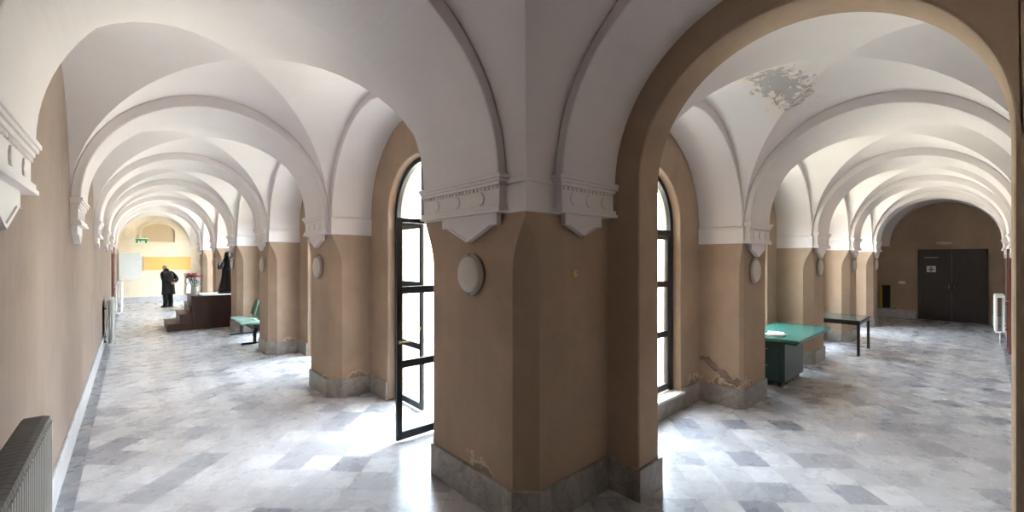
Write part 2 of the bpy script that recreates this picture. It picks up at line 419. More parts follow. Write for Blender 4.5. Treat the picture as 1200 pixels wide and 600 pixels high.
for k, (a, b) in enumerate(ribsR):
    txt = 'broad white vault arch springing right from the big corner pillar, before the brown archway' if k == 0 else \
          'white plaster vault arch across the right corridor, %s beyond the brown archway' % ordn[k-1]
    Wk = WB if k == 0 else WR
    rib(mapR, Wk, a, b, 2.50 if k == 0 else 2.36, Wk/2-.08, ZV_L if k == 0 else ZV_R, HL if k == 0 else HR, txt, 'arches across the right corridor')

# ------------------------------------------------------------------ capitals
def capital(fm, sface, sgn, ta, tb, ztop, name, parent=None, dc=0, **kw):
    """sgn: -1 juts toward smaller s (pier side), +1 juts toward larger s (outer wall)"""
    K = .58
    def bx(m, pr, a, b, z0, z1):
        s = sorted((sface, sface+sgn*pr*K)); m.box(s[0], s[1], a, b, z0, z1)
    m = MB(fm); e = .02
    bx(m, .165, ta-e-.03, tb+e+.03, ztop-.028, ztop)
    bx(m, .150, ta-e-.018, tb+e+.018, ztop-.050, ztop-.028)
    bx(m, .130, ta-e, tb+e, ztop-.075, ztop-.050)
    bx(m, .105, ta-.005, tb+.005, ztop-.225, ztop-.075)
    bx(m, .135, ta-e, tb+e, ztop-.245, ztop-.215)
    bx(m, .150, ta-e-.012, tb+e+.012, ztop-.270, ztop-.245)
    n = max(6, int((tb-ta)/.045))
    for i in range(n):
        c = ta + (tb-ta)*(i+.5)/n; bx(m, .122, c-.013, c+.013, ztop-.103, ztop-.078)
    cap = m.build(name, WHITE, parent, bevel=.004, **kw)
    for f in (.2, .5, .8):
        m = MB(fm); c = ta + (tb-ta)*f; s = sface+sgn*(.105*K+.003); ang = [PI*.5+PI*1.15*q/10 for q in range(11)]
        m.tube([(s, c+.034*math.cos(a), ztop-.16+.042*math.sin(a)) for a in ang], .0065, 6)
        m.build('roundel', WHITE, cap)
    m = MB(fm); c = (ta+tb)/2+dc; hw = (tb-ta)*.35; zt = ztop-.270; s = sorted((sface, sface+sgn*.045))
    pl = [(c-hw, zt), (c+hw, zt), (c+hw, zt-.085), (c+hw*.80, zt-.085), (c, zt-.085-hw*.34), (c-hw*.80, zt-.085), (c-hw, zt-.085)]
    m.prism(pl, 0, *s)
    k = .84; s2 = sorted((sface+sgn*.045, sface+sgn*.053))
    for p, q in zip(pl[2:], pl[3:]+pl[:1]):
        m.prism([p, q, (c+(q[0]-c)*k, zt-.012+(q[1]-zt)*k), (c+(p[0]-c)*k, zt-.012+(p[1]-zt)*k)], 0, *s2) if p != pl[-1] else None
    m.build('pendant', WHITE, cap, bevel=.003)
    return cap

# ------------------------------------------------------------------ piers
def ringpoly(s0, s1, t0, t1, c, e=0, c2=None):
    """footprint, chamfered on the corridor (small s) side; e = outward offset"""
    c = max(c, .002); s0 -= e; t0 -= e; t1 += e
    return [(s0, t0+c), (s0+c, t0), (s1, t0), (s1, t1), (s0+c, t1), (s0, t1-c)]
def chamf_levels(zb, cc=.135):
    L = [(0, cc), (zb-.42, cc)]
    for k in range(1, 9):
        x = k/8; L.append((zb-.42+.40*x, cc*math.cos(PI/2*x)))
    L.append((zb+.01, .0)); return L
def plinth_box(m, s0, s1, t0, t1, h=.255, e=.03): m.box(s0, s1, t0, t1, 0, h)
def lip_band(m, pts, zb, zt, e=.018):
    pass
def pier(fm, W, t0, t1, zb, zt, ztc, root, capspan, cc=.135):
    m = MB(fm)
    m.loft([[(a, b, z) for a, b in ringpoly(W, W+RECD, t0, t1, c)] for z, c in chamf_levels(zb, cc)], True, False)
    m.build('shaft', PLASTER, root)
    m = MB(fm); P = ringpoly(W, W+RECD+.01, t0, t1, cc+.03, .03)
    m.prism(P, 2, 0, .25); m.build('plinth', PLINTH, root, bevel=.006)
    m = MB(fm); m.box(W-.012, W+RECD+.004, t0-.012, t1+.012, zb, zt-.03); m.box(W-.018, W+RECD+.004, t0-.018, t1+.018, zt-.03, zt)
    m.build('impost_band', WHITE, root, bevel=.005)
    capital(fm, W-.012, -1, capspan[0], capspan[1], ztc, 'capital', root)
locs = lambda fm, W, t: fm(W+.27, t, 0)
desc = ['', 'second pillar from the big corner pillar, nearest beyond the open glazed door', 'brown plaster pillar behind the nearest left-corridor pillar, next in the row',
        'brown plaster pillar beside the green seats, between them and the statue steps', 'plaster pillar just past the statue platform', 'furthest plaster pillar of the left corridor near the cream end wall']
desc[1] = 'nearest brown pillar of the left corridor, behind the open glazed door'
for k in range(1, len(piersL)):
    a, b = piersL[k]; r = empty('pillar', mapL(WL+.27, (a+b)/2, 0), label=desc[k], cat='pillar', group='pillars along the left corridor')
    pier(mapL, WL, a, b, ZB_L, ZT_L, 2.50, r, ribsL[k])
desc = ['', 'nearest pillar beyond the brown archway, with flaking plaster at its foot, left of the green desk', 'brown plaster pillar behind the green desk in the right corridor',
        'plaster pillar behind the small black table in the right corridor', 'furthest pillar of the right corridor, closest to the dark double door']
for k in range(1, len(piersR)):
    a, b = piersR[k]; r = empty('pillar', mapR(WR+.27, (a+b)/2, 0), label=desc[k], cat='pillar', group='pillars along the right corridor')
    pier(mapR, WR, a, b, ZB_R, ZT_R, 2.36, r, ribsR[k], .04 if k == 1 else .135)
    if k == 1:
        for (yc, zc, w, h, sl) in ((2.42, .54, .10, .055, .4), (2.30, .45, .12, .05, .5), (2.19, .36, .09, .05, .55), (2.07, .33, .05, .06, -.2)):
            m = MB(); n = 10; rr = []
            for i in range(5):
                v = i/4; ww = w*(1-.25*math.sin(5*v+yc*9))
                rr.append([(a - .004 - .028*math.sin(PI*v)*(.6+.4*math.sin(7*j/n+yc*20)), yc + ww*(j/n-.5)*2, zc + h*(v-.5)*2*(.7+.3*math.sin(9*j/n+zc*30)) + sl*ww*(j/n-.5)*2) for j in range(n+1)])
            m.loft(rr, False, True, False); fk = m.build('peeling_flake', PLASTER_WALL, r); q = fk.modifiers.new('t', 'SOLIDIFY'); q.thickness = .006; q.offset = 1
# the big corner pier
r = empty('corner_pillar', (2.6, 2.6, 0), label='large brown plaster corner pillar in the centre foreground with round lamp and two carved capitals', cat='pillar')
def cp(c, e=0, x1=3.30, y1=3.40):
    c = max(c, .002); f = F-e
    g = FB-e
    return [(f, g+c), (f+c, g), (x1, g), (x1, F+RECD), (F+RECD, F+RECD), (F+RECD, y1+e), (f+c, y1+e), (f, y1+e-c)]
m = MB(); m.loft([[(a, b, z) for a, b in cp(c)] for z, c in chamf_levels(ZB_L)], True, False)
m.build('shaft', PLASTER, r)
m = MB()
m.prism([(F-.03, FB+.115), (F+.115, FB-.03), (2.95, FB-.03), (2.95, F+RECD), (F+RECD, F+RECD), (F+RECD, 3.43), (F+.135, 3.43), (F-.03, 3.265)], 2, 0, .265)
m.build('plinth', PLINTH, r, bevel=.006)
m = MB()
for (z0, z1, e) in ((ZB_L, ZT_L-.03, .012), (ZT_L-.03, ZT_L, .018)):
    m.prism([(F-e, FB-e), (2.95, FB-e), (2.95, F+RECD), (F+RECD, F+RECD), (F+RECD, 3.4+e), (F-e, 3.4+e)], 2, z0, z1)
m.build('impost_band', WHITE, r, bevel=.005)
capital(mapL, WL-.012, -1, ribsL[0][0], ribsL[0][1], 2.50, 'capital', r, dc=-.11)
capital(mapR, WB-.012, -1, ribsR[0][0], ribsR[0][1]-.03, 2.50, 'capital', r, dc=-.04)
# lit niche side of the corner pier facing the first right-hand window
m = MB(); m.box(3.25, 3.315, F+.0, F+RECD, ZB_R, ZT_R); m.build('impost_band', WHITE, r)
m = MB(); m.prism([(F+.001, FB+.001), (3.25, FB+.001), (3.25, F+RECD), (F+RECD, F+RECD), (F+RECD, F+RECD+.001), (F+.001, F+RECD)], 2, ZT_L, ZTOP); m.build('wall_corner', WHITE, kind='structure')

# corbels on the outer walls
for k, (a, b) in enumerate(ribsL):
    o = empty('wall_corbel', (LX, (a+b)/2, 2.2), label=('carved white corbel at top left edge of the picture under the nearest arch' if k == 0 else
              'carved white corbel on the left wall under the %s arch of the left corridor' % ordn[k]), cat='corbel', group='corbels on the left wall')
    capital(mapL, 0, 1, a, b, 2.50, 'moulding', o)
for k, (a, b) in enumerate(ribsR):
    o = empty('wall_corbel', ((a+b)/2, RY, 2.2), label=('white corbel on the right wall before the brown archway' if k == 0 else
              'white corbel on the right wall under the %s arch beyond the archway' % ordn[k-1]), cat='corbel', group='corbels on the right wall')
    capital(mapR, 0, 1, a, b, 2.50 if k == 0 else 2.36, 'moulding', o)

# ------------------------------------------------------------------ arcade walls above the piers, window walls, windows
gapsL = [(piersL[i][1], piersL[i+1][0]) for i in range(5)] + [(20.6, ENDL)]
gapsR = [(3.3, 5.69)] + [(piersR[i][1], piersR[i+1][0]) for i in range(1, 4)] + [(16.1, ENDR)]
def arcade(fm, W, gaps, zt, rise0, side, first, last, hws, zspr, zsill):
    for k, (a, b) in enumerate(gaps):
        t0 = first if k == 0 else (gaps[k-1][1]+a)/2; t1 = (b+gaps[k+1][0])/2 if k < len(gaps)-1 else last
        c, hw = (a+b)/2, (b-a)/2
        m = MB(fm); m.arch_wall(W, W+RECD, t0, t1, c, hw, zt, min(hw, rise0), zt, ZTOP, 44)
        m.build('wall_arcade_%s_%d' % (side, k+1), WHITE, weld=True, bevel=.012, kind='structure')
        w = hws[k]
        m = MB(fm)
        if w: m.arch_wall(W+RECD, W+RECD+WWT, t0, t1, c, w, zspr, w, 0, ZTOP, 40)
        else: m.box(W+RECD, W+RECD+WWT, t0, t1, 0, ZTOP)
        if zsill > 0 and w: m.box(W+RECD, W+RECD+WWT, c-w, c+w, 0, zsill)
        m.build('wall_window_%s_%d' % (side, k+1), PLASTER if not (side == 'left' and k > 3) else CREAM, weld=True, bevel=.02, kind='structure')
        h = .25
        if side == 'right':
            m = MB(fm); m.box(W+RECD-.03, W+RECD, a, c-w, 0, h); m.box(W+RECD-.03, W+RECD, c+w, b, 0, h); m.box(W+RECD-.03, W+RECD, c-w, c+w, 0, zsill-.03)
            m.build('baseboard_window_%s_%d' % (side, k+1), PLINTH, kind='structure', bevel=.004)
        else:
            for q, (e, g) in enumerate(((a, c-w), (c+w, b))):
                m = MB(fm); m.box(W+RECD-.03, W+RECD, e, g, 0, h); m.build('baseboard_window_%s_%d' % (side, 2*k+q+1), PLINTH, kind='structure', bevel=.004)
HWS_L = [.70, .70, .70, .80, .85, .85]; HWS_R = [.68, .68, .68, .68, 0]
arcade(mapL, WL, gapsL, ZT_L, 1.22, 'left', F+RECD, ENDL, HWS_L, 2.46, 0)
arcade(mapR, WR, gapsR, ZT_R, 1.20, 'right', 3.25, ENDR, HWS_R, 2.32, .22)

def window(fm, W, c, hw, zspr, zsill, tz, rails, n, leaf_open=False):
    s0, s1 = W+RECD+.10, W+RECD+.16; fw = .065
    root = empty('window_%d' % n, fm(W+RECD+.13, c, 0), kind='structure')
    # fixed frame
    m = MB(fm); N = 32
    rings = []
    for k in range(N+1):
        a = PI*k/N; ca, sa = math.cos(a), math.sin(a)
        rings.append([(s0, c-hw*ca, zspr+hw*sa), (s1, c-hw*ca, zspr+hw*sa), (s1, c-(hw-fw)*ca, zspr+(hw-fw)*sa), (s0, c-(hw-fw)*ca, zspr+(hw-fw)*sa)])
    m.loft(rings, True, False)
    for sg in (-1, 1):
        e = sorted((c+sg*hw, c+sg*(hw-fw))); m.box(s0, s1, e[0], e[1], zsill, zspr)
    m.box(s0, s1, c-hw+fw, c+hw-fw, tz-.035, tz+.035)
    m.box(s0+.01, s1-.01, c-.018, c+.018, tz+.035, zspr+hw-fw)
    m.build('frame', IRON, root, bevel=.003)
    m = MB(fm); sm = (s0+s1)/2
    arc = [(c-(hw-fw+.005)*math.cos(PI*k/N), zspr+(hw-fw+.005)*math.sin(PI*k/N)) for k in range(N+1)]
    poly = [(c-hw+fw, tz+.03)] + arc + [(c+hw-fw, tz+.03)]
    m.prism(poly, 0, sm-.003, sm+.003)
    m.build('fanlight_glass', GLASS, root)
    # two leaves
    for sg in (-1, 1):
        t_h = c+sg*(hw-fw); t_m = c+sg*.002; L = abs(t_h-t_m); z0, z1 = zsill+.02, tz-.038
        opened = leaf_open and sg == -1
        # leaf in its own coordinates: a along the width from the hinge, d through the thickness
        def lf(x, y, z, sg=sg, t_h=t_h, opened=opened):
            if opened: return fm(s0 - x + .03, t_h + y + .03, z)
            return fm(s0 + .008 + y, t_h - sg*x, z)
        lw = hw-.045 if not opened else hw
        lw = L if not opened else L+.02
        m = MB(lf); st = .058
        m.box(0, st, 0, .04, z0, z1); m.box(lw-st, lw, 0, .04, z0, z1)
        m.box(st, lw-st, 0, .04, z0, z0+.08); m.box(st, lw-st, 0, .04, z1-.045, z1)
        for zr in rails: m.box(st, lw-st, .002, .038, zr-.038, zr+.038)
        leaf = m.build('door_leaf', IRON, root, bevel=.003)
        if opened: leaf['label'] = 'leaf standing open into the corridor'
        m = MB(lf); m.box(st-.006, lw-st+.006, .017, .023, z0+.05, z1-.03); m.build('glass_pane', GLASS, leaf)
        m = MB(lf); m.box(lw-.034, lw-.012, -.02, .0, 1.02, 1.05); m.box(lw-.13, lw-.012, -.035, -.02, 1.028, 1.042); m.build('door_handle', BRASS, leaf)
    return root
nw = 1
for k, (a, b) in enumerate(gapsL):
    window(mapL, WL, (a+b)/2, HWS_L[k], 2.46, .0, 2.36, (1.57, .80), nw, k == 0)
    nw += 1
for k, (a, b) in enumerate(gapsR[:4]):
    window(mapR, WR, (a+b)/2, HWS_R[k], 2.32, .22, 2.22, (1.58, .95), nw); nw += 1
for k, (a, b) in enumerate(gapsR[:4]):
    c = (a+b)/2; m = MB(mapR); m.box(WR+RECD-.05, WR+RECD+.11, c-HWS_R[k]-.03, c+HWS_R[k]+.03, .19, .222)
    m.build('trim_%d' % (k+1), SILL, kind='structure', bevel=.005)

# light portals in the window openings (sampling aid only, they give no light themselves)
def portal(loc, w, h, dirv):
    d = bpy.data.lights.new('window_portal', 'AREA'); d.shape = 'RECTANGLE'; d.size = w; d.size_y = h
    d.cycles.is_portal = True
    o = bpy.data.objects.new('window_portal', d); sc.collection.objects.link(o); o.location = loc
    o.rotation_euler = Vector(dirv).to_track_quat('-Z', 'Z').to_euler()
for k, (a, b) in enumerate(gapsL): portal((F+RECD+WWT+.02, (a+b)/2, 1.6), 2*HWS_L[k], 3.2, (-1, 0, 0))
for k, (a, b) in enumerate(gapsR[:4]): portal(((a+b)/2, F+RECD+WWT+.02, 1.6), 2*HWS_R[k], 3.2, (0, -1, 0))

# ------------------------------------------------------------------ the brown archway wall
oh = .945
m = MB()
def archway():
    # wall lies in the Y-Z plane, thickness along X
    m.arch_wall(2.95, 3.25, RY, FB+.02, .845, oh, 2.50, oh, 0, ZTOP, 56)
archway(); m.build('wall_archway', PLASTER, weld=True, bevel=.018, kind='structure')
m = MB(); m.box(2.925, 3.275, 1.765, FB-.03, 0, .255); m.build('baseboard_archway_1', PLINTH, bevel=.006, kind='structure')
m = MB(); m.box(2.925, 3.275, RY+.02, -.075, 0, .255); m.build('baseboard_archway_2', PLINTH, bevel=.006, kind='structure')

# ------------------------------------------------------------------ end wall features and doors
# left end: niche, boards, exit sign
t = empty('wall_niche', (.9, ENDL-.03, 2.3), label='shallow arched beige niche high on the cream end wall', cat='niche')
n = 20; c, hw, zb, zs_ = .88, .56, 2.64, 3.05
arc = [(c-hw*math.cos(PI*k/n), zs_+hw*.72*math.sin(PI*k/n)) for k in range(n+1)]
m = MB(); m.prism([(c-hw, zb)]+arc+[(c+hw, zb)], 1, ENDL-.012, ENDL+.02); m.build('recess_panel', NICHE, t)
m = MB(); o2 = [(c-(hw+.05)*math.cos(PI*k/n), zs_+(hw*.72+.05)*math.sin(PI*k/n)) for k in range(n+1)]
for (p, q, p2, q2) in zip(arc, arc[1:], o2, o2[1:]): m.prism([p, q, q2, p2], 1, ENDL-.08, ENDL)
m.box(c-hw-.05, c-hw, ENDL-.08, ENDL, zb, zs_); m.box(c+hw, c+hw+.05, ENDL-.08, ENDL, zb, zs_); m.box(c-hw-.05, c+hw+.05, ENDL-.10, ENDL, zb-.05, zb)
m.build('surround', CREAM, t)
t = empty('pin_board', (1.2, ENDL-.03, 1.6), label='wide orange panel on the cream end wall behind the standing man', cat='board')
m = MB(); m.box(.42, 2.02, ENDL-.050, ENDL-.030, 1.40, 1.98); m.build('panel', ORANGE, t)
m = MB()
for z in (1.38, 1.98): m.box(.40, 2.04, ENDL-.060, ENDL-.025, z, z+.02)
for x in (.40, 2.02): m.box(x, x+.02, ENDL-.060, ENDL-.025, 1.38, 2.0)
m.build('border', CREAM, t)
t = empty('white_board', (-.1, ENDL-.03, 1.4), label='pale blue-white board low on the end wall, left of the orange panel', cat='board')
m = MB(); m.box(-.38, .27, ENDL-.050, ENDL-.030, 1.03, 2.13); m.build('panel', BOARD, t)
m = MB()
for z in (1.01, 2.13): m.box(-.40, .29, ENDL-.060, ENDL-.025, z, z+.02)
for x in (-.40, .27): m.box(x, x+.02, ENDL-.060, ENDL-.025, 1.01, 2.15)
m.build('border', WHITEP, t)
def exit_sign():
    t = empty('exit_sign', (.2, ENDL-.3, 2.6), label='small green and white exit sign hanging near the left end wall', cat='sign')
    m = MB(); m.box(.12, .50, 23.9, 23.925, 2.54, 2.74); m.build('plate', WHITEP, t)
    m = MB(); m.box(.12, .50, 23.895, 23.90, 2.66, 2.74); m.box(.13, .20, 23.895, 23.90, 2.56, 2.66); m.box(.42, .49, 23.895, 23.90, 2.56, 2.66)
    m.box(.25, .29, 23.895, 23.90, 2.58, 2.66); m.tube([(.33, 23.893, 2.66), (.36, 23.893, 2.62), (.34, 23.893, 2.57)], .008, 6)
    m.build('pictogram', GREEN, t)
    m = MB(); m.box(.10, .52, 23.88, 23.94, 2.74, 2.78); m.build('housing', WHITEP, t)
    for x in (.2, .42): m = MB(); m.tube([(x, 23.91, 2.78), (x, 24.29, 2.86)], .008, 6); m.build('bracket', IRON, t)
exit_sign()
# dark door jamb on the left wall near the end
def side_door(name, fm, t0, t1, h, mat, fr):
    root = empty(name, fm(.02, (t0+t1)/2, 0), kind='structure')
    m = MB(fm); m.box(0, .025, t0+.06, t1-.06, 0, h-.06)
    for z in (.12, .95, 1.5): m.box(.025, .035, t0+.16, t1-.16, z, z+(.7 if z < .5 else .45))
    m.build('panel', mat, root, bevel=.004)
    m = MB(fm); m.box(0, fr, t0, t0+.06, 0, h); m.box(0, fr, t1-.06, t1, 0, h); m.box(0, fr, t0, t1, h-.06, h); m.build('casing', CASING, root, bevel=.004)
    m = MB(fm); m.tube([(.03, t1-.13, 1.0), (.075, t1-.13, 1.0), (.075, t1-.22, 1.0)], .009, 8); m.build('door_handle', BRASS, root)
side_door('door_1', mapL, 17.3, 18.4, 2.45, DARKWOOD, .05)
side_door('door_2', mapR, 12.9, 13.85, 2.22, CASING, .055)
# right end: dark double door
root = empty('door_3', (ENDR, .6, 0), kind='structure')
y0, y1, h = -.14, 1.33, 2.18
m = MB(); m.box(ENDR-.06, ENDR, y0, y0+.06, 0, h); m.box(ENDR-.06, ENDR, y1-.06, y1, 0, h); m.box(ENDR-.06, ENDR, y0, y1, h-.06, h); m.build('casing', DOORWOOD, root, bevel=.005)
for (a, b) in ((y0+.06, (y0+y1)/2-.003), ((y0+y1)/2+.003, y1-.06)):
    m = MB(); m.box(ENDR-.04, ENDR-.005, a, b, .01, h-.06)
    lf = m.build('door_leaf', DOORWOOD, root, bevel=.004)
    m = MB()
    for z0, z1 in ((.14, .9), (1.02, 1.6), (1.70, 2.02)):
        for (p, q, r1, r2) in ((a+.09, b-.09, z0, z0+.03), (a+.09, b-.09, z1-.03, z1), (a+.09, a+.12, z0, z1), (b-.12, b-.09, z0, z1)): m.box(ENDR-.052, ENDR-.04, p, q, r1, r2)
    m.build('panel_moulding', DOORWOOD, lf)
    m = MB(); e = b-.05 if b < .7 else a+.05; m.tube([(ENDR-.04, e, 1.0), (ENDR-.09, e, 1.0), (ENDR-.09, e, 1.12)], .01, 8); m.build('door_handle', BRASS, lf)
t = empty('door_notice', (ENDR-.06, 1.02, 1.7), label='small white square notice with a dark arrow mark on the dark double door', cat='sign')
m = MB(); m.box(ENDR-.062, ENDR-.054, .93, 1.13, 1.48, 1.67); m.build('sheet', PAPER, t)
m = MB(); m.box(ENDR-.066, ENDR-.062, .965, 1.095, 1.555, 1.585); m.prism([(.99, 1.60), (1.03, 1.645), (1.07, 1.60)], 0, ENDR-.066, ENDR-.062); m.prism([(.99, 1.54), (1.03, 1.495), (1.07, 1.54)], 0, ENDR-.066, ENDR-.062)
m.build('mark', IRON, t)
m = MB(); m.box(ENDR-.064, ENDR-.052, .88, 1.18, 1.915, 1.95); m.build('name_strip', simple('grey_plate', (150, 148, 146), .4), origin=(ENDR-.06, 1.02, 1.93), label='thin pale grey nameplate strip above the notice on the dark door', cat='sign')
t = empty('emergency_lamp', (ENDR-.05, .75, 2.35), label='small oval bulkhead lamp on the brown wall above the dark door', cat='lamp')
m = MB(); m.ball((ENDR-.045, .74, 2.38), .1, (.45, 2.0, .55)); m.build('diffuser', LAMPGLASS, t)
m = MB(); m.box(ENDR-.03, ENDR, .56, .92, 2.34, 2.42); m.box(ENDR-.06, ENDR, .70, .78, 2.24, 2.33); m.build('base', LAMPRIM, t)
t = empty('light_switch', (ENDR, 1.72, 1.1), label='white light switch plate on the end wall left of the dark door', cat='switch')
m = MB(); m.box(ENDR-.012, ENDR, 1.62, 1.78, 1.09, 1.17); m.build('plate', WHITEP, t, bevel=.002)
m = MB(); m.box(ENDR-.02, ENDR-.012, 1.64, 1.69, 1.11, 1.15); m.box(ENDR-.02, ENDR-.012, 1.71, 1.76, 1.11, 1.15); m.build('rocker', WHITEP, t)
t = empty('wall_cabinet', (ENDR-.1, 2.1, .3), label='dark narrow box with a yellow edge on the wall behind the furthest right pillar', cat='cabinet')
m = MB(); m.box(ENDR-.14, ENDR, 1.98, 2.17, .30, 1.02); m.build('body', RUBBER, t, bevel=.006)
m = MB(); m.box(ENDR-.15, ENDR, 2.17, 2.21, .30, .98); m.build('side_panel', YELLOW, t, bevel=.004)

# ------------------------------------------------------------------ wall lamps
def lamp(loc, nrm, label, group, proto={}):
    if 'o' in proto:
        o = copy_tree(proto['o']); o.location = loc; o.rotation_euler = (0, 0, nrm)
        tag(o, label=label, group=group); return o
    o = empty('wall_lamp', (0, 0, 0), label=label, cat='lamp', group=group)
    m = MB(); m.lathe([(.150, 0), (.168, .008), (.168, .028), (.152, .038), (.142, .040), (.137, .034)], n=40, axis='Y'); m.build('rim', LAMPRIM, o)
    m = MB(); m.lathe([(.142, .03), (.140, .042), (.120, .054), (.085, .063), (.04, .068), (.0, .069)], n=40, axis='Y'); m.build('glass_cover', LAMPGLASS, o)
    for s in (-1, 1): m = MB(); m.box(-.012, .012, .03, .046, s*.155-.008, s*.155+.008); m.build('clip', LAMPRIM, o)
    o.location = loc; o.rotation_euler = (0, 0, nrm); proto['o'] = o; return o
ll = ['large round dusty wall lamp on the left face of the big corner pillar', 'round wall lamp on the nearest left-corridor pillar behind the glazed door', 'round wall lamp on the second pillar down the left corridor',
      'round wall lamp on the pillar beside the green seats', 'round wall lamp on the pillar just past the statue', 'round wall lamp on the furthest left-corridor pillar']
for k, (a, b) in enumerate(ribsL): lamp((F, 2.69 if k == 0 else (a+b)/2, 1.775), PI/2, ll[k], 'round lamps in the left corridor')
ll = ['', 'round white wall lamp on the flaking pillar left of the green desk', 'round wall lamp on the pillar behind the green desk', 'round wall lamp on the pillar behind the black table', 'round wall lamp on the furthest right-corridor pillar']
for k, (a, b) in enumerate(ribsR):
    if k: lamp(((a+b)/2-.02, F, 1.74), PI, ll[k], 'round lamps in the right corridor')
t = empty('brass_disc', (2.52, FB, 1.78), label='small round yellowed disc on the right face of the big corner pillar', cat='disc')
m = MB(); m.lathe([(.032, 0), (.032, -.008), (.026, -.014), (.0, -.016)], (2.52, FB, 1.79), 24, 'Y'); m.build('plate', BRASS, t)
m = MB(); m.tube([(2.52, FB-.016, 1.79), (2.52, FB-.022, 1.79)], .006, 8); m.build('button', LAMPRIM, t)

# ------------------------------------------------------------------ radiators
def radiator(fm, t0, t1, z0, z1, s0, s1, label, mat, topmat, pitch=.05):
    o = empty('radiator', fm((s0+s1)/2, (t0+t1)/2, 0), label=label, cat='radiator', group='radiators on the corridor walls')
    n = max(3, int(round((t1-t0)/pitch))); m = MB(fm)
    for i in range(n):
        c = t0 + (t1-t0)*(i+.5)/n; w = (t1-t0)/n*.40
        for (a, b) in ((s0, s0+.03), (s1-.045, s1)):
            e = .012
            m.prism([(a, c-w*.7), (a+e, c-w), (b-e, c-w), (b, c-w*.55), (b, c+w*.55), (b-e, c+w), (a+e, c+w), (a, c+w*.7)], 2, z0+.03, z1-.03)
    m.build('columns', mat, o)
    m = MB(fm)
    for i in range(n):
        c = t0 + (t1-t0)*(i+.5)/n; w = (t1-t0)/n*.47
        m.prism([(s0, z1-.035), (s1-.004, z1-.035), (s1-.010, z1-.006), (s1-.03, z1), (s0+.01, z1), (s0, z1-.01)], 1, c-w, c+w)
    m.build('top_header', topmat, o)
    m = MB(fm); m.box(s0+.015, s1-.01, t0, t1, z0, z0+.035); m.build('bottom_header', mat, o, bevel=.005)
    m = MB(fm); m.tube([((s0+s1)/2, t0-.05, z0+.02), ((s0+s1)/2, t0+.02, z0+.02)], .014, 8); m.tube([((s0+s1)/2, t0-.05, z0+.02), ((s0+s1)/2, t0-.05, 0)], .010, 8)
    m.build('pipe', mat, o)
    for c in (t0+.1, t1-.1):
        for z in (z1-.2, z0+.05): m = MB(fm); m.box(0.02, s0+.02, c-.015, c+.015, z, z+.04); m.build('bracket', IRON, o)
radiator(mapL, 1.15, 2.92, .12, 1.17, .075, .175, 'large grey ribbed radiator with dark top in the bottom left corner', RAD, RADTOP, .042)
radiator(mapL, 12.1, 13.1, .10, 1.04, .06, .17, 'narrow radiator in shade on the left wall partway down the left corridor', RAD, RAD, .09)
radiator(mapL, 18.7, 20.6, .12, 1.10, .06, .22, 'white radiator on the left wall near the cream end wall', RADWHITE, RADWHITE, .1)
radiator(mapR, 14.4, 15.5, .24, 1.06, .06, .22, 'white radiator on the right wall near the dark double door', RADWHITE, RADWHITE, .08)
# low panel heater on the far left end wall
t = empty('panel_heater', (2.2, ENDL-.1, 0), label='white panel heater on small feet by the end wall, right of the man', cat='heater')
m = MB(); m.box(1.85, 2.52, ENDL-.14, ENDL-.04, .25, 1.20); m.build('panel', RADWHITE, t, bevel=.01)
for x in (1.95, 2.38): m = MB(); m.box(x, x+.05, ENDL-.16, ENDL-.02, 0, .25); m.build('foot', IRON, t)
m = MB()
for i in range(9): m.box(1.9+i*.068, 1.93+i*.068, ENDL-.13, ENDL-.05, 1.20, 1.205)
m.build('grille', RAD, t)

# ------------------------------------------------------------------ green desk on castors
def desk():
    t = empty('green_desk', (7.6, 2.1, 0), label='dark green desk with wide overhanging green top between two pillars of the right corridor', cat='desk')
    m = MB(); m.box(6.83, 8.68, 1.68, 2.46, .715, .755); m.build('desktop', GREENTOP, t, bevel=.006)
    m = MB(); m.box(6.845, 8.665, 1.70, 2.45, .690, .715); m.build('apron', BLACK, t)
    m = MB(); m.box(7.10, 8.05, 1.92, 2.42, .075, .69); m.build('cabinet', GREENBODY, t, bevel=.005)
    m = MB(); m.box(7.085, 7.10, 1.99, 2.40, .12, .36); m.box(7.085, 7.10, 1.99, 2.40, .38, .66)
    d = m.build('drawer', GREENBODY, t, bevel=.004)
    for z in (.30, .55): m = MB(); m.tube([(7.085, 2.15, z), (7.06, 2.15, z), (7.06, 2.27, z), (7.085, 2.27, z)], .006, 6); m.build('drawer_handle', BRASS, d)
    for (x, y) in ((7.14, 1.99), (8.0, 1.99), (7.14, 2.36), (8.0, 2.36)):
        m = MB(); m.lathe([(.0, -.018), (.034, -.016), (.038, -.01), (.038, .01), (.034, .016), (.0, .018)], (x, y, .038), 20, 'Y')
        m.box(x-.012, x+.012, y-.024, y+.024, .055, .08); m.build('castor', RUBBER, t)
desk()
t = empty('paper_sheets', (7.2, 2.15, .755), label='few white papers lying on the green desk beside the pillar', cat='paper')
for i, (a, z) in enumerate(((.2, .757), (-.12, .763), (.35, .769))):
    m = MB(); M = Matrix.Translation((7.18+.02*i, 2.06, z)) @ Matrix.Rotation(a, 4, 'Z')
    rr = [[tuple(M @ Vector((x, y, .012*math.sin((x+.15)*8+i)**2+dz))) for y in (-.105, .105)] for dz in (0,) for x in [-.15+.03*k for k in range(11)]]
    m.loft(rr, False, True, False); o = m.build('sheet', PAPER, t); sm = o.modifiers.new('t', 'SOLIDIFY'); sm.thickness = .002
